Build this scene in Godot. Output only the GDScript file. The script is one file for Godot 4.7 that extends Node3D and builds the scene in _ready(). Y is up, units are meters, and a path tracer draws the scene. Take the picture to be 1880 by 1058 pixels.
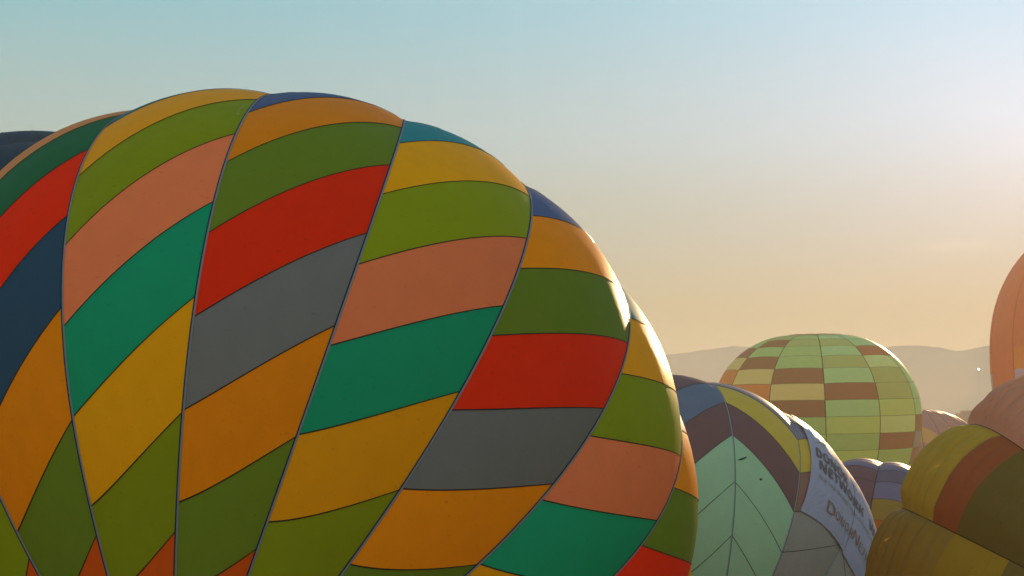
extends Node3D

const EYE := 9.3            # height of the lens above the field
var kn := [0.0, 25.0, 50.0, 75.0, 100.0, 120.0, 140.0, 160.0, 180.0]
var used := {}
var cloth: ImageTexture
var cloth_bump: ImageTexture
var mats := {}
var rng := RandomNumberGenerator.new()

# ------------------------------------------------------------------ helpers
func numbered(n: String) -> String:
	if not used.has(n):
		used[n] = 0
		return n
	used[n] += 1
	return "%s_%03d" % [n, used[n]]

func lin(r: float, g: float, b: float) -> Color:
	return Color(r, g, b).linear_to_srgb()

func tag(o: Node, label: String, category: String, group := "") -> void:
	o.set_meta("label", label)
	o.set_meta("category", category)
	if group != "":
		o.set_meta("group", group)

func make_textures() -> void:
	var n := FastNoiseLite.new()
	n.seed = 11
	n.noise_type = FastNoiseLite.TYPE_SIMPLEX_SMOOTH
	n.frequency = 0.012
	n.fractal_octaves = 5
	n.fractal_gain = 0.55
	var im := n.get_seamless_image(512, 512)
	var n2 := FastNoiseLite.new()
	n2.seed = 5
	n2.frequency = 0.035
	n2.fractal_octaves = 3
	var smudge := n2.get_seamless_image(512, 512)
	var out := Image.create(512, 512, false, Image.FORMAT_RGB8)
	for y in 512:
		for x in 512:
			var v := 0.98 + 0.03 * (im.get_pixel(x, y).r - 0.5)
			var s := smudge.get_pixel(x, (y * 3) % 512).r
			v -= 0.08 * smoothstep(0.76, 0.95, s)
			v += 0.012 * (float((x * 7 + y * 13) % 5) / 4.0 - 0.5)
			v = clampf(v, 0.0, 1.0)
			out.set_pixel(x, y, Color(v, v, v))
	out.generate_mipmaps()
	cloth = ImageTexture.create_from_image(out)
	var n3 := FastNoiseLite.new()
	n3.seed = 23
	n3.frequency = 0.009
	n3.fractal_octaves = 4
	var b := n3.get_seamless_image(512, 512)
	b.bump_map_to_normal_map(3.0)
	cloth_bump = ImageTexture.create_from_image(b)

func fabric(c: Color, sheen := 0.12) -> StandardMaterial3D:
	var key := "%s_%.2f" % [c.to_html(), sheen]
	if mats.has(key):
		return mats[key]
	var m := StandardMaterial3D.new()
	m.albedo_color = c
	m.albedo_texture = cloth
	m.roughness = 0.4
	m.metallic_specular = sheen
	m.cull_mode = BaseMaterial3D.CULL_DISABLED
	m.normal_enabled = true
	m.normal_texture = cloth_bump
	m.normal_scale = 0.12
	m.backlight_enabled = true
	m.backlight = Color(1, 1, 1)
	m.uv1_scale = Vector3(0.23, 0.23, 1)
	mats[key] = m
	return m

func plain(c: Color, rough := 0.7) -> StandardMaterial3D:
	var key := "p%s_%.2f" % [c.to_html(), rough]
	if mats.has(key):
		return mats[key]
	var m := StandardMaterial3D.new()
	m.albedo_color = c
	m.roughness = rough
	m.cull_mode = BaseMaterial3D.CULL_DISABLED
	mats[key] = m
	return m

func mesh_from(v: PackedVector3Array, n: PackedVector3Array, uv: PackedVector2Array, ix: PackedInt32Array, m: Material, into: ArrayMesh = null) -> ArrayMesh:
	var a := []
	a.resize(Mesh.ARRAY_MAX)
	a[Mesh.ARRAY_VERTEX] = v
	a[Mesh.ARRAY_NORMAL] = n
	a[Mesh.ARRAY_TEX_UV] = uv
	a[Mesh.ARRAY_INDEX] = ix
	if into == null:
		into = ArrayMesh.new()
	into.add_surface_from_arrays(Mesh.PRIMITIVE_TRIANGLES, a)
	into.surface_set_material(into.get_surface_count() - 1, m)
	return into

func part(parent: Node, called: String, mesh: Mesh) -> MeshInstance3D:
	var o := MeshInstance3D.new()
	o.name = called
	o.mesh = mesh
	parent.add_child(o, true)
	return o

# ------------------------------------------------------------------ balloon envelopes
# An envelope is a profile turned about an axis (angle phi counted from the crown), cut into gores that bulge between their load tapes.
class Envelope:
	var c: Vector3
	var a: Vector3
	var u: Vector3
	var v: Vector3
	var roll := 0.0
	var turn := -1.0
	var gores := 20
	var bulge := 0.09
	var size := 1.0
	var rho := PackedFloat32Array()
	var drho := PackedFloat32Array()
	var warp := {}
	var base := Vector3.ZERO
	var mouth := 172.0
	var pucker := 0.0
	var noise := FastNoiseLite.new()

	func profile(x: Array, y: Array) -> void:
		# clamped cubic spline through the measured radii
		var n := x.size()
		var h := []
		var xr := []
		for i in n:
			xr.append(deg_to_rad(x[i]))
		for i in n - 1:
			h.append(xr[i + 1] - xr[i])
		var lo := []
		var di := []
		var up := []
		var b := []
		for i in n:
			lo.append(0.0); di.append(1.0); up.append(0.0); b.append(0.0)
		di[0] = 2 * h[0]; up[0] = h[0]; b[0] = 3 * (y[1] - y[0]) / h[0]
		di[n - 1] = 2 * h[n - 2]; lo[n - 1] = h[n - 2]; b[n - 1] = -3 * (y[n - 1] - y[n - 2]) / h[n - 2]
		for i in range(1, n - 1):
			lo[i] = h[i - 1]; di[i] = 2 * (h[i - 1] + h[i]); up[i] = h[i]
			b[i] = 3 * ((y[i + 1] - y[i]) / h[i] - (y[i] - y[i - 1]) / h[i - 1])
		for i in range(1, n):
			var w = lo[i] / di[i - 1]
			di[i] -= w * up[i - 1]
			b[i] -= w * b[i - 1]
		var q := []
		q.resize(n)
		q[n - 1] = b[n - 1] / di[n - 1]
		for i in range(n - 2, -1, -1):
			q[i] = (b[i] - up[i] * q[i + 1]) / di[i]
		for s in 1441:
			var t := PI * s / 1440.0
			var i := 0
			while i < n - 2 and t > xr[i + 1]:
				i += 1
			var dx = t - xr[i]
			var bb = (y[i + 1] - y[i]) / h[i] - h[i] * (2 * q[i] + q[i + 1]) / 3
			var dd = (q[i + 1] - q[i]) / (3 * h[i])
			rho.append(y[i] + bb * dx + q[i] * dx * dx + dd * dx * dx * dx)
			drho.append(bb + 2 * q[i] * dx + 3 * dd * dx * dx)

	func at(k: float, deg: float, lift := 0.0) -> Vector3:
		var fi := clampf(deg, 0.2, 179.8) * 8.0
		var i := int(fi)
		var w := fi - i
		var r := lerpf(rho[i], rho[i + 1], w)
		var dr0 := lerpf(drho[i], drho[i + 1], w)
		var phi := deg_to_rad(fi / 8.0)
		var s := sin(phi)
		var co := cos(phi)
		var rr := r * s
		var zz := r * co
		var dr := dr0 * s + r * co
		var dz := dr0 * co - r * s
		var l := sqrt(dr * dr + dz * dz)
		var kf := floorf(k)
		var t := k - kf
		var half := PI / gores
		var th := roll + turn * k * 2.0 * half
		if not warp.is_empty():
			var x := clampf(phi, 1.35, 2.85) - 1.8
			var w0 = warp.get(int(kf), Vector3.ZERO)
			var w1 = warp.get(int(kf) + 1, Vector3.ZERO)
			var ww: Vector3 = w0 * (1 - t) + w1 * t
			th += ww.x + ww.y * x + ww.z * x * x
		var hump := 4.0 * t * (1.0 - t)
		var h := bulge * 2.0 * rr * sin(half) * hump + lift / size
		if pucker > 0.0:
			# cloth gathered between the cross stitches: soft puffs with sharp valleys, strongest towards the shoulder
			var q := deg / 4.3 + 0.10 * sin(t * 7.0 + kf * 2.1) + 0.13 * kf
			var cell := floorf(q)
			var grow := 0.18 + 0.82 * smoothstep(127.0, 107.0, deg)
			grow *= 0.55 + 0.9 * absf(noise.get_noise_2d(cell * 37.0 + kf * 91.0, t * 14.0))
			var puff := pow(absf(sin(PI * q)), 0.6)
			h += pucker / size * grow * puff * smoothstep(0.0, 0.10, t) * smoothstep(1.0, 0.86, t)
			h += 0.02 / size * noise.get_noise_2d(deg * 9.0, t * 60.0 + kf * 300.0) * smoothstep(0.0, 0.06, minf(t, 1.0 - t))
		var bs := rr * cos(half) / cos((t - 0.5) * 2.0 * half)
		var rad := bs - h * dz / l
		var z := zz + h * dr / l
		return c + (a * z + (u * cos(th) + v * sin(th)) * rad) * size - base

	func normal(k: float, deg: float) -> Vector3:
		var kk := clampf(k, floorf(k + 0.0001) + 0.012, floorf(k - 0.0001) + 0.988) if fmod(absf(k), 1.0) > 0.0 else k
		var d := 0.01
		var p := at(kk - d, deg)
		var q := at(kk + d, deg)
		var e := at(kk, deg - 0.2)
		var f := at(kk, deg + 0.2)
		var n := (q - p).cross(f - e).normalized()
		if n.dot(at(kk, deg) + base - c) < 0.0:
			n = -n
		return n

func envelope(centre: Vector3, axis: Vector3, u: Vector3, v: Vector3, roll: float, prof: Array, gores: int, turn: float, bulge: float, size: float) -> Envelope:
	var e := Envelope.new()
	e.a = axis.normalized()
	e.u = (u - e.a * u.dot(e.a)).normalized()
	e.v = v - e.a * v.dot(e.a)
	e.v = (e.v - e.u * e.v.dot(e.u)).normalized()
	e.c = centre * size + Vector3(0, EYE, 0)
	e.roll = roll
	e.gores = gores
	e.turn = turn
	e.bulge = bulge
	e.size = size
	e.profile(kn, prof)
	e.noise.seed = 3
	e.noise.frequency = 0.045
	e.noise.fractal_octaves = 3
	e.base = e.c - e.a * prof[8] * 0.98 * size
	return e

# One sewn panel between two rows; its lower hem is a folded seam of double cloth.
func panel(parent: Node, e: Envelope, g: int, l0: float, r0: float, l1: float, r1: float, m: Material, nu: int, nv: int, hem: float, hem_mat: Material, called := "fabric_panel", bow0 := 0.0, bow1 := 0.0) -> void:
	var vs := PackedVector3Array()
	var ns := PackedVector3Array()
	var uvs := PackedVector2Array()
	var ix := PackedInt32Array()
	var off := Vector2(rng.randf() * 9.0, rng.randf() * 9.0)
	for j in nv + 1:
		var s := float(j) / nv
		for i in nu + 1:
			var t := float(i) / nu
			var hang := 4.0 * t * (1.0 - t)
			var ph := lerpf(lerpf(l0, r0, t) + bow0 * hang, lerpf(l1, r1, t) + bow1 * hang, s)
			var tt := clampf(t, 0.0005, 0.9995)
			vs.append(e.at(g + tt, ph))
			ns.append(e.normal(g + clampf(t, 0.012, 0.988), ph))
			uvs.append(Vector2(t * 2.6, ph * 0.15) * e.size + off)
	for j in nv:
		for i in nu:
			var q := j * (nu + 1) + i
			ix.append_array(PackedInt32Array([q, q + 1, q + nu + 1, q + 1, q + nu + 2, q + nu + 1]))
	fix_winding(vs, ns, ix)
	var mesh := mesh_from(vs, ns, uvs, ix, m)
	if hem > 0.0:
		var hv := PackedVector3Array()
		var hn := PackedVector3Array()
		var hu := PackedVector2Array()
		var hx := PackedInt32Array()
		var dphi := rad_to_deg(hem / (9.5 * e.size)) * 0.5
		for i in nu + 1:
			var t := clampf(float(i) / nu, 0.004, 0.996)
			var ph := lerpf(l1, r1, t) + bow1 * 4.0 * t * (1.0 - t)
			var n := e.normal(g + clampf(t, 0.012, 0.988), ph)
			for sd in [-1.0, 0.0, 1.0]:
				hv.append(e.at(g + t, ph + dphi * sd, 0.014 if sd == 0.0 else 0.004))
				hn.append(n)
				hu.append(Vector2(t, sd))
		for i in nu:
			for s in 2:
				var q := i * 3 + s
				hx.append_array(PackedInt32Array([q, q + 1, q + 3, q + 1, q + 4, q + 3]))
		fix_winding(hv, hn, hx)
		mesh = mesh_from(hv, hn, hu, hx, hem_mat, mesh)
	part(parent, called, mesh)

func fix_winding(vs: PackedVector3Array, ns: PackedVector3Array, ix: PackedInt32Array) -> void:
	var a := 0.0
	for t in range(0, ix.size(), 3):
		var n := (vs[ix[t + 1]] - vs[ix[t]]).cross(vs[ix[t + 2]] - vs[ix[t]])
		a += n.dot(ns[ix[t]])
	if a > 0.0:          # clockwise faces look outwards
		for t in range(0, ix.size(), 3):
			var x := ix[t + 1]
			ix[t + 1] = ix[t + 2]
			ix[t + 2] = x

# A woven load tape sewn along a gore seam: across are [from, to] in metres, measured sideways from the seam.
func tape(parent: Node, e: Envelope, k: int, across: Array, lift: float, m: Material, steps: int, called := "load_tape") -> MeshInstance3D:
	var vs := PackedVector3Array()
	var ns := PackedVector3Array()
	var uvs := PackedVector2Array()
	var ix := PackedInt32Array()
	for j in steps + 1:
		var ph := lerpf(3.0, e.mouth, float(j) / steps)
		var p := e.at(k, ph)
		var p2 := e.at(k, ph + 0.5)
		var n := (e.normal(k + 0.03, ph) + e.normal(k - 0.03, ph)).normalized()
		var side := (p2 - p).normalized().cross(n).normalized()
		if side.dot(e.at(k + 0.1, ph) - p) < 0.0:
			side = -side
		for i in 3:
			var w := lerpf(across[0], across[1], i * 0.5)
			vs.append(p + side * w + n * (lift + (0.008 if i == 1 else 0.0)))
			ns.append((n + side * 0.5 * (i - 1)).normalized())
			uvs.append(Vector2(i * 0.5, j))
	for j in steps:
		for i in 2:
			var q := j * 3 + i
			ix.append_array(PackedInt32Array([q, q + 1, q + 3, q + 1, q + 4, q + 3]))
	fix_winding(vs, ns, ix)
	return part(parent, called, mesh_from(vs, ns, uvs, ix, m))

func balloon(e: Envelope, called: String, label: String) -> Node3D:
	var o := Node3D.new()
	o.name = numbered(called)
	add_child(o)
	o.position = e.base
	tag(o, label, "hot air balloon")
	return o

func wrapped(g: int, n: int) -> int:
	return ((g % n) + n) % n

# a wicker basket with its rim and four wires under the mouth of a standing envelope
func basket(o: Node3D, e: Envelope) -> void:
	var w := 0.75
	var st := SurfaceTool.new()
	st.begin(Mesh.PRIMITIVE_TRIANGLES)
	var bx := BoxMesh.new()
	bx.size = Vector3(1.5, 1.1, 1.2)
	st.append_from(bx, 0, Transform3D(Basis(), Vector3(0, -3.0, 0)))
	var wick := plain(lin(0.16, 0.09, 0.04), 0.8)
	st.set_material(wick)
	var b := part(o, "basket", st.commit())
	var tm := TorusMesh.new()
	tm.inner_radius = 0.72
	tm.outer_radius = 0.84
	tm.rings = 24
	tm.ring_segments = 8
	st = SurfaceTool.new()
	st.begin(Mesh.PRIMITIVE_TRIANGLES)
	st.append_from(tm, 0, Transform3D(Basis().scaled(Vector3(1.0, 1.0, 0.82)), Vector3(0, -2.44, 0)))
	st.set_material(plain(lin(0.05, 0.03, 0.02), 0.6))
	part(b, "rim", st.commit())
	for k in 4:
		var ang := PI / 4 + k * PI / 2
		var bot := Vector3(cos(ang) * w, -2.45, sin(ang) * w * 0.8)
		var top := e.at(k * e.gores / 4.0, e.mouth - 1.0)
		var cy := CylinderMesh.new()
		cy.top_radius = 0.015
		cy.bottom_radius = 0.015
		cy.radial_segments = 6
		cy.height = bot.distance_to(top)
		st = SurfaceTool.new()
		st.begin(Mesh.PRIMITIVE_TRIANGLES)
		var y := (top - bot).normalized()
		var x := y.cross(Vector3(0.3, 0, 1)).normalized()
		st.append_from(cy, 0, Transform3D(Basis(x, y, x.cross(y)), (top + bot) * 0.5))
		st.set_material(plain(lin(0.1, 0.1, 0.1), 0.5))
		part(o, "suspension_wire", st.commit())

# ------------------------------------------------------------------ the scene
func _ready() -> void:
	rng.seed = 7
	var cam := Camera3D.new()
	cam.name = "camera"
	cam.fov = 20.0
	cam.near = 0.5
	cam.far = 12000.0
	cam.position = Vector3(0, EYE, 0)
	cam.rotation_degrees = Vector3(7.6, 0, 0)
	add_child(cam)
	cam.current = true

	var sun_az := deg_to_rad(SUN_AZ)
	var sun_el := deg_to_rad(SUN_EL)
	var sun_dir := Vector3(sin(sun_az) * cos(sun_el), sin(sun_el), -cos(sun_az) * cos(sun_el))
	var sun := DirectionalLight3D.new()
	sun.name = "sun"
	sun.light_energy = SUN_ENERGY
	sun.light_color = Color(1.0, 0.82, 0.6)
	sun.light_angular_distance = 0.5
	sun.shadow_enabled = true
	add_child(sun)
	sun.look_at_from_position(sun_dir * 100.0, Vector3.ZERO)

	var we := WorldEnvironment.new()
	we.name = "environment"
	var env := Environment.new()
	env.background_mode = Environment.BG_SKY
	env.tonemap_mode = Environment.TONE_MAPPER_LINEAR
	env.tonemap_exposure = EXPOSURE
	env.sdfgi_enabled = true
	env.ssao_enabled = true
	env.ssil_enabled = true
	var sky := Sky.new()
	sky.sky_material = make_sky(sun_dir)
	env.sky = sky
	env.fog_enabled = FOG > 0.0
	env.fog_density = FOG
	env.fog_light_color = FOG_COLOR
	we.environment = env
	env.volumetric_fog_enabled = true
	env.volumetric_fog_density = 0.0
	add_child(we)
	# a bank of morning mist on the flat ground before the hills
	var mist := FogVolume.new()
	mist.name = "mist_bank"
	mist.shape = RenderingServer.FOG_VOLUME_SHAPE_BOX
	mist.size = Vector3(4200, 150, 900)
	mist.position = Vector3(500, 75, -1650)
	var fm := FogMaterial.new()
	fm.density = 0.0006
	fm.albedo = Color(0.98, 0.9, 0.76)
	mist.material = fm
	mist.set_meta("kind", "stuff")
	add_child(mist)
	# extra haze added to pale the far balloons, standing in for lens glare
	var veil := FogVolume.new()
	veil.name = "glare_haze"
	veil.shape = RenderingServer.FOG_VOLUME_SHAPE_BOX
	veil.size = Vector3(300, 62, 170)
	veil.position = Vector3(0, 31, -143)
	var vm := FogMaterial.new()
	vm.density = 0.0012
	vm.albedo = Color(0.98, 0.9, 0.76)
	veil.material = vm
	veil.set_meta("kind", "stuff")
	add_child(veil)

	make_textures()
	make_ground()
	make_hills()
	make_building()
	make_glint()
	big_balloon()
	leaf_balloon()
	check_balloon()
	small_balloons()
	near_right_balloon()

const SUN_AZ := 18.6
const SUN_EL := 12.0
const SUN_ENERGY := 1.6
const EXPOSURE := 2.5
const FOG := 0.00027
const FOG_COLOR := Color(0.94, 0.98, 1.0)

func make_sky(sun_dir: Vector3) -> PanoramaSkyMaterial:
	var w := 512
	var h := 256
	var im := Image.create(w, h, false, Image.FORMAT_RGBF)
	for y in h:
		var th := PI * (y + 0.5) / h
		for x in w:
			var ps := TAU * (x + 0.5) / w
			var d := Vector3(sin(ps) * sin(th), cos(th), -cos(ps) * sin(th))
			im.set_pixel(x, y, sky_color(d, sun_dir))
	im.resize(2048, 1024, Image.INTERPOLATE_CUBIC)
	# the one thin streak of cloud low over the hills
	var n := FastNoiseLite.new()
	n.seed = 4
	n.frequency = 0.09
	for y in range(455, 471):
		for x in range(76, 104):
			var az := (x + 0.5) / 2048.0 * 360.0
			var el := 90.0 - (y + 0.5) / 1024.0 * 180.0
			var k := exp(-pow((az - 15.5) / 1.0, 2.0) - pow((el - 8.75) / 0.12, 2.0)) * (0.6 + 0.7 * n.get_noise_2d(x * 2.0, y * 9.0))
			var c := im.get_pixel(x, y)
			im.set_pixel(x, y, c.lerp(Color(0.5, 0.42, 0.28), clampf(k, 0.0, 1.0) * 0.6))
	var m := PanoramaSkyMaterial.new()
	m.panorama = ImageTexture.create_from_image(im)
	return m

func sky_color(d: Vector3, sun_dir: Vector3) -> Color:
	var el := rad_to_deg(asin(clampf(d.y, -1, 1)))
	var gam := rad_to_deg(acos(clampf(d.dot(sun_dir), -1, 1)))
	# from the horizon up: peach, then pale green blue, then blue
	var els := [-90.0, -8.0, 0.0, 4.0, 6.5, 10.0, 13.0, 17.3, 30.0, 90.0]
	var cols := [Vector3(0.10, 0.08, 0.05), Vector3(0.13, 0.10, 0.05), Vector3(0.17, 0.125, 0.045), Vector3(0.16, 0.125, 0.045), Vector3(0.13, 0.118, 0.04), Vector3(0.09, 0.142, 0.112), Vector3(0.074, 0.176, 0.19), Vector3(0.020, 0.178, 0.225), Vector3(0.04, 0.17, 0.23), Vector3(0.06, 0.14, 0.20)]
	var i := 0
	while i < els.size() - 2 and el > els[i + 1]:
		i += 1
	var c: Vector3 = cols[i].lerp(cols[i + 1], smoothstep(0.0, 1.0, (el - els[i]) / (els[i + 1] - els[i])) * 0.5 + 0.5 * (el - els[i]) / (els[i + 1] - els[i]))
	# a wide pale aureole round the sun, a rosy cast opposite it, raised to brighten the balloon fronts
	c += Vector3(0.27, 0.14, 0.105).lerp(Vector3(0.33, 0.255, 0.325), smoothstep(5.0, 14.0, el)) * exp(-gam / 13.5)
	c += Vector3(0.27, 0.21, 0.18) * smoothstep(50.0, 130.0, gam) * (1.0 - 0.5 * smoothstep(10.0, 70.0, el))
	return Color(c.x, c.y, c.z)

func structure(called: String, mesh: Mesh) -> MeshInstance3D:
	var o := part(self, called, mesh)
	o.set_meta("kind", "structure")
	return o

func make_ground() -> void:
	var pm := PlaneMesh.new()
	pm.size = Vector2(7000, 7000)
	pm.subdivide_depth = 4
	pm.subdivide_width = 4
	var m := StandardMaterial3D.new()
	m.albedo_color = lin(0.14, 0.13, 0.06)
	m.albedo_texture = cloth
	m.uv1_scale = Vector3(400, 400, 1)
	m.roughness = 0.95
	pm.material = m
	var o := structure("ground", pm)
	o.position = Vector3(0, 0, -2600)

func make_hills() -> void:
	# crest: azimuth in degrees, slope above the horizontal
	var far := [[-60.0, 0.07], [-40.0, 0.085], [-20.0, 0.08], [-8.0, 0.09], [0.0, 0.088], [5.5, 0.0925], [6.03, 0.0934], [6.79, 0.0953], [7.46, 0.0966], [7.83, 0.0976], [8.06, 0.0968], [8.46, 0.0964], [9.6, 0.0945], [11.0, 0.0935], [12.82, 0.0944], [13.28, 0.0957], [13.99, 0.0957], [14.62, 0.0945], [15.07, 0.0927], [15.35, 0.0914], [15.7, 0.0927], [16.27, 0.0944], [19.0, 0.099], [26.0, 0.09], [40.0, 0.08], [60.0, 0.07]]
	var n := FastNoiseLite.new()
	n.seed = 8
	n.frequency = 0.01
	n.fractal_octaves = 4
	var m := StandardMaterial3D.new()
	m.albedo_color = lin(0.05, 0.048, 0.06)
	m.roughness = 0.95
	var dist := 2600.0
	var vs := PackedVector3Array()
	var uvs := PackedVector2Array()
	var ix := PackedInt32Array()
	var cols := 481
	var rows := 13
	for i in cols:
		var az := -60.0 + 120.0 * i / (cols - 1)
		var k := 0
		while k < far.size() - 2 and az > far[k + 1][0]:
			k += 1
		var t: float = smoothstep(0.0, 1.0, (az - far[k][0]) / (far[k + 1][0] - far[k][0]))
		var top: float = lerpf(far[k][1], far[k + 1][1], t) * dist + EYE
		for j in rows:
			var s := float(j) / (rows - 1)
			# from the foot up to the crest (s = 0.75) and down behind it
			var r := dist - 380.0 * (0.75 - s) / 0.75 if s < 0.75 else dist + 900.0 * (s - 0.75)
			var f := pow(s / 0.75, 1.6) if s < 0.75 else 1.0 - 2.5 * (s - 0.75)
			var hgt := top * f + n.get_noise_2d(az * 30.0, s * 160.0) * 40.0 * f * absf(s - 0.75) * 3.0 - 2.0
			var a := deg_to_rad(az)
			vs.append(Vector3(sin(a) * r, hgt, -cos(a) * r))
			uvs.append(Vector2(az, s))
	for i in cols - 1:
		for j in rows - 1:
			var q := i * rows + j
			ix.append_array(PackedInt32Array([q, q + 1, q + rows, q + 1, q + rows + 1, q + rows]))
	var st := SurfaceTool.new()
	st.begin(Mesh.PRIMITIVE_TRIANGLES)
	for i in vs.size():
		st.set_uv(uvs[i])
		st.set_smooth_group(0)
		st.add_vertex(vs[i])
	for i in ix:
		st.add_index(i)
	st.generate_normals()
	st.set_material(m)
	structure("hills", st.commit())

func make_building() -> void:
	# flat-roofed block far beyond the field, only a corner of it shows
	var o := Node3D.new()
	o.name = "building"
	add_child(o)
	tag(o, "far flat-roofed reddish brown building between the purple and the salmon topped balloons", "building")
	var d := 620.0
	o.position = Vector3(sin(deg_to_rad(15.3)) * d, 0, -cos(deg_to_rad(15.3)) * d)
	o.rotation.y = deg_to_rad(-9.0)
	var wallm := plain(lin(0.46, 0.24, 0.14), 0.85)
	var h := EYE + d * 0.0532
	var left := -5.6
	var right := 26.0
	for spec in [["wall", Vector3(right - left, h, 14), Vector3((left + right) / 2, h / 2, -7)], ["roof", Vector3(right - left - 4.4, 0.6, 14.4), Vector3((left + right) / 2 + 2.2, h + 0.3, -7)], ["stair_tower", Vector3(4.0, 1.3, 5.0), Vector3(left + 9.0, h + 1.2, -8)]]:
		var st := SurfaceTool.new()
		st.begin(Mesh.PRIMITIVE_TRIANGLES)
		var b := BoxMesh.new()
		b.size = spec[1]
		st.append_from(b, 0, Transform3D(Basis(), spec[2]))
		st.set_material(wallm if spec[0] == "wall" else plain(lin(0.42, 0.22, 0.13), 0.85))
		part(o, spec[0], st.commit())
	var glass := plain(lin(0.16, 0.11, 0.09), 0.4)
	for row in 9:
		for col in 7:
			var b := BoxMesh.new()
			b.size = Vector3(2.2, 1.7, 0.12)
			b.material = glass
			var w := part(o, "window", b)
			w.position = Vector3(left + 2.6 + col * 4.3, h - 2.6 - row * 3.6, 0.03)

func make_glint() -> void:
	# a far glint on the slope, built as a glowing globe on a mast
	var d := 1500.0
	var a := deg_to_rad(15.98)
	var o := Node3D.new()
	o.name = "distant_glint"
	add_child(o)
	tag(o, "tiny white glint drawn as a glowing globe on the hazy slope below the hills", "sparkle")
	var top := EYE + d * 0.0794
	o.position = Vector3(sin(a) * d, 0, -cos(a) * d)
	var cy := CylinderMesh.new()
	cy.top_radius = 0.25
	cy.bottom_radius = 0.5
	cy.height = top
	cy.radial_segments = 8
	cy.material = plain(lin(0.3, 0.28, 0.26), 0.6)
	var p := part(o, "mast", cy)
	p.position = Vector3(0, top / 2, 0)
	var sm := SphereMesh.new()
	sm.radius = 0.9
	sm.height = 1.8
	sm.radial_segments = 12
	sm.rings = 6
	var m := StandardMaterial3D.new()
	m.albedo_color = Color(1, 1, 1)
	m.emission_enabled = true  # the glow stands for a glint on a far house
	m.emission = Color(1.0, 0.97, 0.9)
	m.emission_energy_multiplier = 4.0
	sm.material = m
	var b := part(o, "glint_globe", sm)
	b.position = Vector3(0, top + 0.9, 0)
	var l := OmniLight3D.new()  # added light beside the glowing globe
	l.name = "glint_light"
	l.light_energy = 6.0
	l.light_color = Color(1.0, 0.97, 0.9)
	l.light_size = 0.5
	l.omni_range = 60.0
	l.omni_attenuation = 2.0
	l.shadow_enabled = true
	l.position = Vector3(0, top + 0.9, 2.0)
	o.add_child(l)

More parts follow.
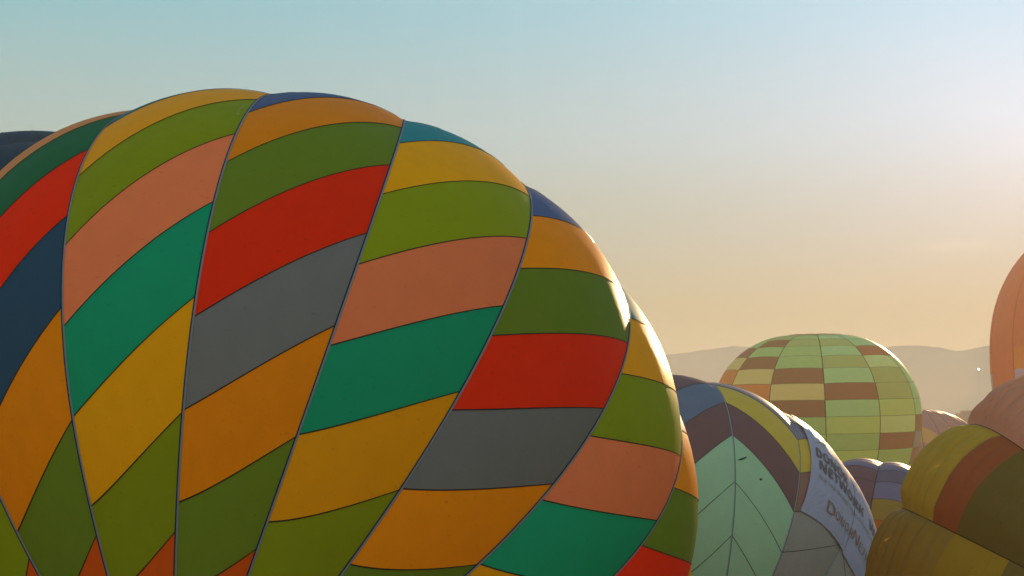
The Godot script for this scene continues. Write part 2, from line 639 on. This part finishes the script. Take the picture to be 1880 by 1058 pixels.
# ------------------------------------------------------------------ the big patchwork balloon
func big_balloon() -> void:
	var e := envelope(Vector3(-5.303, 1.195, -38.699), Vector3(0.0623, 0.5715, -0.8182), Vector3(0.9975, -0.0093, 0.0694), Vector3(-0.0321, 0.8205, 0.5707), 2.1319, [6.395, 6.868, 7.425, 8.267, 9.503, 10.258, 10.496, 10.399, 10.585], 20, -1.0, 0.092, 1.0)
	var wd := [[0.007, -0.155, -0.227], [1.08, -0.508, -0.375], [0.888, -0.349, -0.02], [0.215, -0.178, 0.55], [-0.406, -0.062, 0.262], [-1.102, -0.129, 0.075], [-0.883, -0.816, -0.422]]
	for i in 7:
		e.warp[i] = Vector3(deg_to_rad(wd[i][0]), deg_to_rad(wd[i][1]), deg_to_rad(wd[i][2]))
	var o := balloon(e, "patchwork_balloon", "huge patchwork balloon in the left foreground with orange, yellow, red, teal and green panels")
	var lrow := [0.0, 43.0, 59.5, 75.0, 89.5, 102.5, 114.3, 124.55, 133.85, 142.9, 151.6, 160.3, 169.0, 172.0]
	var rrow := [0.0, 17.0, 34.0, 51.0, 67.0, 82.0, 95.9, 108.35, 120.3, 131.6, 143.0, 154.2, 165.5, 172.0]
	var orange := lin(0.98, 0.33, 0.001)
	var yellow := lin(1.0, 0.465, 0.001)
	var dkgreen := lin(0.17, 0.29, 0.022)
	var olive := lin(0.285, 0.39, 0.006)
	var red := lin(0.96, 0.036, 0.002)
	var grey := lin(0.20, 0.23, 0.25)
	var navy := lin(0.035, 0.10, 0.19)
	var salmon := lin(1.0, 0.285, 0.115)
	var teal := lin(0.008, 0.43, 0.235)
	var tealblue := lin(0.03, 0.30, 0.38)
	var rust := lin(0.80, 0.13, 0.006)
	var blue := lin(0.10, 0.15, 0.36)
	# from the crown down; panel i lies between rows i and i + 1
	var one := [red, grey, orange, dkgreen, blue, orange, dkgreen, red, grey, orange, dkgreen, rust, orange]
	var two := [salmon, teal, yellow, olive, tealblue, yellow, olive, salmon, teal, yellow, olive, rust, yellow]
	var hem_mat := fabric(lin(0.03, 0.026, 0.022), 0.2)
	for g in range(-6, 14):
		var cols: Array = one if posmod(g, 2) == 0 else two
		# the sewing drifts a little round the envelope
		var dl := 0.85 * sin(deg_to_rad((g - 3) * 18.0))
		var dr := 0.85 * sin(deg_to_rad((g - 2) * 18.0))
		for i in 13:
			var f0 := 1.0 if i > 3 else 0.0
			var f1 := 1.0 if i > 2 and i < 12 else 0.0
			var c: Color = cols[i]
			if g == 0 and i == 8:
				c = navy
			if g == 0 and i == 6:
				c = lin(0.03, 0.19, 0.075)
			if g == 0 and i == 5:
				c = lin(0.75, 0.32, 0.09)
			var front := g >= -2 and g <= 8 and i >= 4
			var bolt: float = [0.96, 1.0, 0.98, 1.03][rng.randi() % 4]
			c = Color(minf(c.r * bolt, 1.0), minf(c.g * bolt, 1.0), minf(c.b * bolt, 1.0))
			panel(o, e, g, lrow[i] + dl * f0, rrow[i] + dr * f0, lrow[i + 1] + dl * f1, rrow[i + 1] + dr * f1, fabric(c), 16 if front else 8, 8 if front else 4, 0.029 if i < 12 else 0.0, hem_mat, "fabric_panel", 0.85 * f0, 0.85 * f1)
	for k in range(-6, 14):
		var t := tape(o, e, k, [-0.012, 0.024], 0.016, fabric(lin(0.33, 0.36, 0.42), 0.1), 110)
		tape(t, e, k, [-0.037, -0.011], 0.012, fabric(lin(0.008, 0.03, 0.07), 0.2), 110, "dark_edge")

	# a short faded registration mark, too worn to read
	for i in 5:
		var ph := 99.7 + i * 0.8
		var k := 1.945 + 0.004 * sin(i * 2.0)
		var vs := PackedVector3Array()
		var ns := PackedVector3Array()
		var ix := PackedInt32Array()
		var w := 0.006 + 0.006 * rng.randf()
		for q in 2:
			for p in 2:
				vs.append(e.at(k + (w if p == 1 else -w), ph + (0.5 if q == 1 else 0.0), 0.012))
				ns.append(e.normal(k, ph))
		ix.append_array(PackedInt32Array([0, 1, 2, 1, 3, 2]))
		fix_winding(vs, ns, ix)
		var uvs := PackedVector2Array()
		uvs.resize(4)
		part(o, "registration_mark", mesh_from(vs, ns, uvs, ix, fabric(lin(0.36, 0.48, 0.12))))

# ------------------------------------------------------------------ balloon with the pale green leaf
func leaf_balloon() -> void:
	var e := envelope(Vector3(6.314, -2.612, -74.159), Vector3(-0.0792, 0.4674, -0.8805), Vector3(0.9964, 0.0112, -0.0837), Vector3(0.0293, 0.884, 0.4667), 1.355, [6.422, 6.896, 7.456, 8.296, 9.56, 10.226, 10.529, 10.595, 10.819], 18, -1.0, 0.092, 0.73)
	var o := balloon(e, "leaf_balloon", "half inflated balloon with a pale green leaf between brown chevrons")
	var peak := [0.0, 38.0, 53.0, 67.0, 81.0, 94.0, 106.3, 118.8, 131.4, 143.4, 155.0, 165.0, 172.0]
	var vale := [0.0, 60.0, 73.0, 86.0, 99.0, 111.2, 122.7, 133.3, 143.1, 152.5, 161.0, 168.5, 172.0]
	var purple := lin(0.34, 0.29, 0.38)
	var maroon := lin(0.27, 0.155, 0.155)
	var blue := lin(0.21, 0.25, 0.37)
	var yellow := lin(0.82, 0.60, 0.11)
	var green := lin(0.47, 0.77, 0.52)
	var grey := lin(0.42, 0.41, 0.39)
	var brown := lin(0.40, 0.22, 0.17)
	var hem_mat := fabric(lin(0.10, 0.13, 0.10), 0.2)
	for g in range(-7, 11):
		var lr: Array = peak if posmod(g, 2) == 0 else vale
		var rr: Array = vale if posmod(g, 2) == 0 else peak
		var kind := posmod(g + 1, 4)     # 0 left of the leaf's midrib, 1 right of it, then two grey gores
		for i in 12:
			var c := grey
			if i < 5:
				c = [maroon, purple, purple, purple][kind] if i > 2 else [blue, yellow, yellow, blue][kind]
			elif i == 5:
				c = [blue, yellow, yellow, blue][kind]
			elif i == 6:
				c = [maroon, maroon, brown, maroon][kind]
			else:
				c = [green, green, grey, grey][kind]
			var front := g >= -2 and g <= 4 and i >= 4
			panel(o, e, g, lr[i], rr[i], lr[i + 1], rr[i + 1], fabric(c), 14 if front else 6, 8 if front else 4, 0.025 if i < 11 else 0.0, hem_mat, "fabric_panel", 0.9 if i > 5 else 0.0, 0.9 if i > 4 and i < 11 else 0.0)
	for k in range(-7, 11):
		var t := tape(o, e, k, [-0.016, 0.016], 0.014, fabric(lin(0.42, 0.47, 0.52), 0.2), 90)
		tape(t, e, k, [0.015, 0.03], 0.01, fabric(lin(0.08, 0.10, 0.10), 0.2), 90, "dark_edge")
	# two small scorch marks on the leaf
	for s in [[0.107, 125.3, 0.17, 0.035, 0.6], [0.37, 129.4, 0.045, 0.045, 0.0]]:
		var vs := PackedVector3Array()
		var ns := PackedVector3Array()
		var uvs := PackedVector2Array()
		var ix := PackedInt32Array()
		var p := e.at(s[0], s[1], 0.012)
		var n := e.normal(s[0], s[1])
		var x := (e.at(s[0] + 0.05, s[1]) - e.at(s[0] - 0.05, s[1])).normalized()
		var y := n.cross(x)
		if y.y < 0:
			y = -y
		var r := x.rotated(n, 0.0)
		var ax: Vector3 = (r * cos(s[4]) + y * sin(s[4]))
		var ay: Vector3 = (y * cos(s[4]) - r * sin(s[4]))
		vs.append(p); ns.append(n); uvs.append(Vector2())
		for i in 12:
			var an := TAU * i / 12.0
			var j := 0.75 + 0.4 * rng.randf()
			vs.append(p + ax * cos(an) * s[2] * j + ay * sin(an) * s[3] * j)
			ns.append(n)
			uvs.append(Vector2())
			ix.append_array(PackedInt32Array([0, i + 1, (i + 1) % 12 + 1]))
		fix_winding(vs, ns, ix)
		part(o, "repair_patch", mesh_from(vs, ns, uvs, ix, plain(lin(0.03, 0.06, 0.035), 0.9)))
	banner(e)

func banner_at(e: Envelope, k: float, ph: float, up: float) -> Vector3:
	# the cloth is laced at its corners and bridges the dips between the gores
	var f := k - floorf(k)
	var dip := 1.0 - 4.0 * f * (1.0 - f)
	return e.at(k, ph, up + 0.04 + 0.05 * dip)

func banner(e: Envelope) -> void:
	var o := Node3D.new()
	o.name = "advertising_banner"
	add_child(o)
	o.position = e.base
	tag(o, "white lettered banner laced over the right side of the leaf balloon", "banner")
	var m := fabric(lin(0.37, 0.34, 0.44), 0.1).duplicate()
	m.backlight = Color(0.5, 0.5, 0.5)
	var n := FastNoiseLite.new()
	n.seed = 9
	n.frequency = 1.0
	# two cloths, one above the joint at the third tape and one beyond it
	for sheet in [[1.07, 2.05, 0.0], [2.06, 4.6, 0.6]]:
		var vs := PackedVector3Array()
		var uvs := PackedVector2Array()
		var nu := 46 if sheet[0] < 2.0 else 70
		var nv := 60
		for j in nv + 1:
			for i in nu + 1:
				var s := float(i) / nu
				var t := float(j) / nv
				var ph := lerpf(97.5, 132.5 + sheet[2], t)
				var k0: float = sheet[0]
				if sheet[0] < 2.0:
					k0 += 0.085 * pow(sin(PI * clampf((ph - 98.0) / 34.6, 0.0, 1.0)), 0.8)
				var k := lerpf(k0, sheet[1], s)
				# hems hang in slack curves between the lacing points
				var sag := 0.0
				if sheet[0] < 2.0:
					sag = -0.6 * sin(PI * s)
				else:
					sag = 0.5 * absf(sin(PI * (k - 2.06)))
				ph += sag * smoothstep(0.7, 1.0, t)
				# tension folds that fan out of the corners
				var dx := (k - k0) * 2.9
				var dy := (132.5 - ph) * 0.134
				var an := atan2(dy, dx + 0.02)
				var rd := sqrt(dx * dx + dy * dy)
				var fold := sin(an * 34.0) * 0.009 * exp(-rd / 1.2) + sin((k * 30.0) + n.get_noise_2d(k * 3.0, ph * 0.08) * 4.0) * 0.004
				fold += n.get_noise_2d(k * 6.0, ph * 0.06) * 0.008
				vs.append(banner_at(e, k, ph, fold))
				uvs.append(Vector2(k * 2.0, ph * 0.1))
		var ix := PackedInt32Array()
		for j in nv:
			for i in nu:
				var q := j * (nu + 1) + i
				ix.append_array(PackedInt32Array([q, q + 1, q + nu + 1, q + 1, q + nu + 2, q + nu + 1]))
		var st := SurfaceTool.new()
		st.begin(Mesh.PRIMITIVE_TRIANGLES)
		st.set_smooth_group(0)
		for i in vs.size():
			st.set_uv(uvs[i])
			st.add_vertex(vs[i])
		for i in ix:
			st.add_index(i)
		st.generate_normals()
		st.set_material(m)
		part(o, "banner_cloth", st.commit())
	var gold := plain(lin(0.22, 0.085, 0.012), 0.6)
	var umber := plain(lin(0.13, 0.07, 0.055), 0.7)
	var faint := plain(lin(0.22, 0.15, 0.13), 0.7)
	# the lower line in large and small capitals
	letter(o, e, "D", 1.455, 1.67, 128.3, 3.0, gold, false)
	letter(o, e, "ONOR", 1.655, 2.10, 128.0, 2.15, gold, false)
	letter(o, e, "N", 2.085, 2.275, 128.0, 3.0, gold, false)
	letter(o, e, "ETWORK", 2.26, 2.98, 128.1, 2.15, gold, false)
	letter(o, e, "WEST", 3.1, 3.65, 128.1, 2.6, gold, true)
	letter(o, e, "DONOR", 1.225, 1.86, 114.6, 3.3, umber, true)
	letter(o, e, "NETWORK", 1.262, 2.25, 118.5, 3.0, umber, true)
	letter(o, e, "WEST", 2.4, 2.95, 118.5, 3.0, umber, true)
	letter(o, e, "Heal Lives through Organ & Tissue Donation", 1.262, 2.75, 121.3, 1.25, faint, false)
	# the curved stroke above the words
	var vs := PackedVector3Array()
	var ns := PackedVector3Array()
	var uvs := PackedVector2Array()
	var ix := PackedInt32Array()
	for i in 41:
		var s := i / 40.0
		var k := lerpf(1.235, 2.1, s)
		var ph := 110.2 - 5.2 * sin(PI * pow(s, 0.8) * 0.9)
		var w := 0.55 * pow(sin(PI * clampf(s * 0.97 + 0.015, 0, 1)), 0.7)
		for q in 2:
			vs.append(banner_at(e, k, ph + (w if q == 1 else 0.0), 0.03))
			ns.append(e.normal(k, ph))
			uvs.append(Vector2(s, q))
		if i < 40:
			ix.append_array(PackedInt32Array([i * 2, i * 2 + 1, i * 2 + 2, i * 2 + 1, i * 2 + 3, i * 2 + 2]))
	fix_winding(vs, ns, ix)
	part(o, "logo_stroke", mesh_from(vs, ns, uvs, ix, plain(lin(0.25, 0.2, 0.05), 0.7)))

func letter(o: Node3D, e: Envelope, text: String, k0: float, k1: float, base_phi: float, cap: float, m: Material, bold: bool) -> void:
	var f := SystemFont.new()
	f.font_names = PackedStringArray(["Droid Sans"])
	f.font_weight = 700 if bold else 400
	var caph := 0.64 * 0.714
	var total := f.get_string_size(text, HORIZONTAL_ALIGNMENT_LEFT, -1, 64).x * 0.01
	var small := text.length() > 12
	var all_v := PackedVector3Array()
	var all_n := PackedVector3Array()
	var all_i := PackedInt32Array()
	for c in text.length():
		if text[c] == " ":
			continue
		var tm := TextMesh.new()
		tm.font = f
		tm.font_size = 64
		tm.pixel_size = 0.01
		tm.depth = 0.0
		tm.curve_step = 2.0
		tm.text = text[c]
		tm.horizontal_alignment = HORIZONTAL_ALIGNMENT_LEFT
		tm.vertical_alignment = VERTICAL_ALIGNMENT_BOTTOM
		var arr := tm.get_mesh_arrays()
		if arr.is_empty():
			continue
		var src: PackedVector3Array = arr[Mesh.ARRAY_VERTEX]
		if src.is_empty():
			continue
		var off := f.get_string_size(text.left(c), HORIZONTAL_ALIGNMENT_LEFT, -1, 64).x * 0.01
		var y0 := f.get_descent(64) * 0.01      # the line box stands on its descent
		var vs := PackedVector3Array()
		var ns := PackedVector3Array()
		for p in src:
			var k := lerpf(k0, k1, (p.x + off) / maxf(total, 0.001))
			var ph := base_phi - (p.y - y0) / caph * cap
			vs.append(banner_at(e, k, ph, 0.032))
			ns.append(e.normal(k, ph))
		var ix := PackedInt32Array()
		if arr[Mesh.ARRAY_INDEX] != null:
			ix = arr[Mesh.ARRAY_INDEX]
		else:
			for i in vs.size():
				ix.append(i)
		fix_winding(vs, ns, ix)
		if small:
			for i in ix:
				all_i.append(i + all_v.size())
			all_v.append_array(vs)
			all_n.append_array(ns)
		else:
			var uvs := PackedVector2Array()
			uvs.resize(vs.size())
			part(o, "letter", mesh_from(vs, ns, uvs, ix, m))
	if small:
		var uvs := PackedVector2Array()
		uvs.resize(all_v.size())
		var t := part(o, "small_lettering", mesh_from(all_v, all_n, uvs, all_i, m))
		t.set_meta("kind", "stuff")

# ------------------------------------------------------------------ the standing chequered balloon
func check_balloon() -> void:
	var e := envelope(Vector3(24.353, 6.833, -130.895), Vector3(-0.0157, 0.9975, 0.0693), Vector3(0.9706, 0.0319, -0.2388), Vector3(0.2404, -0.0635, 0.9686), 1.9142, [6.694, 7.315, 7.996, 8.314, 8.264, 8.53, 9.517, 10.95, 11.685], 12, -1.0, 0.03, 1.03)
	var o := balloon(e, "checkered_balloon", "standing pale green checkered balloon with brown and orange patches in front of the hills")
	var rows := [2.0, 8.0, 17.0, 25.7, 34.4, 43.2, 51.9, 60.6, 69.8, 78.8, 87.5, 96.4, 105.1, 114.0, 123.0, 133.0, 145.0, 158.0, 172.0]
	var pal := {"m": lin(0.55, 0.80, 0.40), "o": lin(0.56, 0.62, 0.24), "g": lin(0.52, 0.70, 0.28), "b": lin(0.45, 0.21, 0.10), "t": lin(0.90, 0.70, 0.30), "r": lin(0.90, 0.33, 0.10), "y": lin(0.66, 0.80, 0.28), "p": lin(0.45, 0.36, 0.42), "l": lin(0.74, 0.86, 0.42), "d": lin(0.58, 0.23, 0.10)}
	# one letter a row from the crown down
	var code := {-3: "bgoogbtrbbtggygbgg", -2: "bgoobgbtrbgyygbggg", -1: "bgogoggbtbgyymbgyg", 0: "bgomomombmygybggmg", 1: "ogmmmdlooylbgmbggm", 2: "bgmmpdmmmmbpbgmygg", 3: "bgogmbgmobyrtbgmyg", -4: "bgobgobtgbrtgymggg"}
	var hem_mat := fabric(lin(0.20, 0.22, 0.10), 0.2)
	for g in range(-6, 6):
		var s: String = code.get(g, code[posmod(g, 4) - 2])
		for i in 18:
			var c: Color = pal[s[i]]
			var front := g >= -4 and g <= 4 and i < 13
			panel(o, e, g, rows[i], rows[i], rows[i + 1], rows[i + 1], fabric(c), 10 if front else 6, 4 if front else 2, 0.035, hem_mat)
	for k in range(-6, 6):
		tape(o, e, k, [-0.03, 0.03], 0.016, fabric(lin(0.10, 0.09, 0.05), 0.2), 60)
	# the parachute vent lies on the crown as a shallow cap with a rolled rim
	var vs := PackedVector3Array()
	var ns := PackedVector3Array()
	var uvs := PackedVector2Array()
	var ix := PackedInt32Array()
	for j in 5:
		for i in 49:
			var k := -6.0 + 12.0 * i / 48.0
			var ph: float = [0.5, 7.0, 13.0, 17.0, 18.5][j] + (0.5 * sin(k * 2.7) if j > 2 else 0.0)
			vs.append(e.at(k, ph, [0.06, 0.06, 0.07, 0.07, 0.01][j]))
			ns.append(e.normal(k + 0.013, maxf(ph, 3.0)))
			uvs.append(Vector2(k, ph * 0.1))
	for j in 4:
		for i in 48:
			var q := j * 49 + i
			ix.append_array(PackedInt32Array([q, q + 1, q + 49, q + 1, q + 50, q + 49]))
	fix_winding(vs, ns, ix)
	part(o, "parachute_vent", mesh_from(vs, ns, uvs, ix, fabric(pal["b"])))
	basket(o, e)

# ------------------------------------------------------------------ the other balloons
func small_balloons() -> void:
	# low one between the leaf balloon and the yellow striped one
	var e := envelope(Vector3(23.06, -4.878, -106.911), Vector3(0.2929, 0.603, -0.742), Vector3(0.9411, -0.0447, 0.3351), Vector3(-0.1689, 0.7965, 0.5806), 1.4494, [6.472, 6.939, 7.479, 8.217, 9.433, 10.25, 10.521, 10.444, 10.642], 20, -1.0, 0.13, 0.62)
	var o := balloon(e, "scalloped_balloon", "low balloon with scalloped white rimmed top, mauve and gold rows, behind the banner")
	var rows := [2.0, 40.0, 62.0, 78.0, 90.2, 100.4, 109.8, 118.7, 130.0, 142.0, 156.0, 172.0]
	var mauve := lin(0.25, 0.18, 0.23)
	var plum := lin(0.29, 0.15, 0.15)
	var lilac := lin(0.30, 0.24, 0.33)
	var gold := lin(0.46, 0.28, 0.06)
	var rust := lin(0.62, 0.19, 0.03)
	for g in range(-8, 12):
		var odd := posmod(g, 2) == 1
		for i in 11:
			var c: Color = ([lilac, lilac, lilac, lilac, plum, plum, plum, plum, rust, gold, plum] if odd else [lilac, lilac, lilac, lilac, mauve, lilac, gold, rust, plum, gold, plum])[i]
			var front := g >= -3 and g <= 3
			panel(o, e, g, rows[i], rows[i], rows[i + 1], rows[i + 1], fabric(c), 10 if front else 5, 4 if front else 2, 0.012, fabric(lin(0.1, 0.07, 0.06), 0.2))
	for k in range(-8, 12):
		tape(o, e, k, [-0.02, 0.02], 0.012, fabric(lin(0.14, 0.09, 0.08), 0.2), 50)

	# rounded top beyond the chequered one
	e = envelope(Vector3(37.054, 1.957, -151.695), Vector3(0.0002, 1.0, 0.0042), Vector3(1.0, -0.0002, 0.0012), Vector3(-0.0012, -0.0042, 1.0), 1.1468, [6.9, 7.2, 7.42, 7.5, 7.66, 8.3, 9.2, 10.4, 10.9], 24, -1.0, 0.1, 1.06)
	o = balloon(e, "mauve_balloon", "mauve ribbed balloon with yellow points, right behind the checkered balloon")
	var up := [2.0, 20.0, 36.0, 46.0, 60.0, 75.0, 90.0, 110.0, 130.0, 150.0, 172.0]
	var dn := [2.0, 20.0, 36.0, 56.0, 70.0, 85.0, 100.0, 118.0, 136.0, 154.0, 172.0]
	var mv := lin(0.46, 0.28, 0.26)
	var yl := lin(0.62, 0.44, 0.16)
	for g in 24:
		for i in 10:
			var c: Color = [mv, mv, mv, yl, mv, rust, mv, yl, mv, mv][i]
			var l: Array = up if posmod(g, 2) == 0 else dn
			var r: Array = dn if posmod(g, 2) == 0 else up
			panel(o, e, g, l[i], r[i], l[i + 1], r[i + 1], fabric(c), 8, 3, 0.0, null)
	for k in 24:
		tape(o, e, k, [-0.02, 0.02], 0.012, fabric(lin(0.14, 0.09, 0.08), 0.2), 40)
	basket(o, e)

	# orange one at the right edge
	e = envelope(Vector3(35.04, 8.928, -89.66), Vector3(0.0, 0.9999, 0.0123), Vector3(1.0, 0.0, 0.0002), Vector3(-0.0002, -0.0123, 0.9999), 2.8835, [7.719, 7.878, 8.159, 8.284, 8.478, 9.139, 10.13, 11.455, 12.034], 16, -1.0, 0.06, 1.2)
	o = balloon(e, "orange_balloon", "tall orange balloon standing at the right edge of the view")
	rows = [2.0, 20.0, 40.0, 58.0, 75.0, 84.0, 93.0, 101.0, 110.0, 120.0, 132.0, 144.0, 158.0, 172.0]
	var org := lin(0.82, 0.42, 0.21)
	var amber := lin(0.86, 0.50, 0.17)
	var pale := lin(0.7, 0.68, 0.8)
	for g in range(-8, 8):
		for i in 13:
			var c := org
			if posmod(g, 2) == 0:
				c = [org, org, org, org, org, org, amber, pale, org, amber, pale, org, org][i]
			panel(o, e, g, rows[i], rows[i], rows[i + 1], rows[i + 1], fabric(c), 9, 4, 0.0, null)
	for k in range(-8, 8):
		tape(o, e, k, [-0.025, 0.025], 0.014, fabric(lin(0.5, 0.24, 0.1), 0.2), 60)
	basket(o, e)

	# navy one rising behind the patchwork balloon
	e = envelope(Vector3(-15.324, 4.68, -61.929), Vector3(0.8987, 0.1481, -0.4129), Vector3(0.4306, -0.1194, 0.8946), Vector3(-0.0832, 0.9817, 0.171), 1.9061, [6.423, 6.893, 7.443, 8.278, 9.512, 10.312, 10.549, 10.448, 10.627], 20, -1.0, 0.11, 1.3)
	o = balloon(e, "navy_balloon", "dark navy balloon showing its top at the left edge behind the patchwork balloon")
	rows = [2.0, 30.0, 50.0, 66.0, 80.0, 92.0, 98.0, 102.7, 108.5, 116.0, 126.0, 138.0, 154.0, 172.0]
	for g in range(-8, 12):
		for i in 13:
			var c := lin(0.018, 0.062, 0.115) if posmod(g + i, 3) > 0 else lin(0.022, 0.068, 0.122)
			panel(o, e, g, rows[i], rows[i], rows[i + 1], rows[i + 1], fabric(c), 8, 3, 0.03, fabric(lin(0.012, 0.02, 0.035), 0.2))
	for k in range(-8, 12):
		tape(o, e, k, [-0.03, 0.03], 0.014, fabric(lin(0.03, 0.05, 0.075), 0.2), 60)

func near_right_balloon() -> void:
	var e := envelope(Vector3(21.693, -4.296, -58.084), Vector3(0.0101, 0.0988, -0.9951), Vector3(0.9999, -0.0013, 0.01), Vector3(0.0003, 0.9951, 0.0988), 2.265, [6.418, 6.892, 7.451, 8.298, 9.555, 10.343, 10.578, 10.474, 10.643], 16, 1.0, 0.14, 0.67)
	e.pucker = 0.16
	var o := balloon(e, "striped_balloon", "near wrinkled balloon at lower right with yellow, rust and olive bands and a salmon top")
	var rows := [2.0, 30.0, 52.0, 70.0, 86.0, 101.0, 116.7, 124.0, 136.0, 148.0, 160.0, 172.0]
	var salmon := lin(0.82, 0.37, 0.23)
	var yellow := lin(0.64, 0.42, 0.06)
	var rust := lin(0.50, 0.15, 0.055)
	var olive := lin(0.26, 0.18, 0.045)
	var gold := lin(0.43, 0.25, 0.045)
	var amber := lin(0.50, 0.30, 0.03)
	var set_a := [yellow, yellow, yellow, yellow, yellow, yellow, rust, olive, olive, yellow, olive]
	var set_b := [gold, gold, gold, gold, gold, gold, gold, amber, olive, gold, olive]
	var set_c := [salmon, salmon, salmon, salmon, salmon, salmon, salmon, salmon, salmon, yellow, salmon]
	for g in range(-8, 8):
		var cols: Array = [set_a, set_b, set_b, set_c][posmod(g, 4)]
		for i in 11:
			var front := g >= -2 and g <= 3 and i > 3
			panel(o, e, g, rows[i], rows[i], rows[i + 1], rows[i + 1], fabric(cols[i]), 24 if front else 8, 40 if front else 4, 0.0, null)
	for k in range(-8, 8):
		tape(o, e, k, [-0.012, 0.012], 0.006, fabric(lin(0.09, 0.055, 0.02), 0.2), 90)
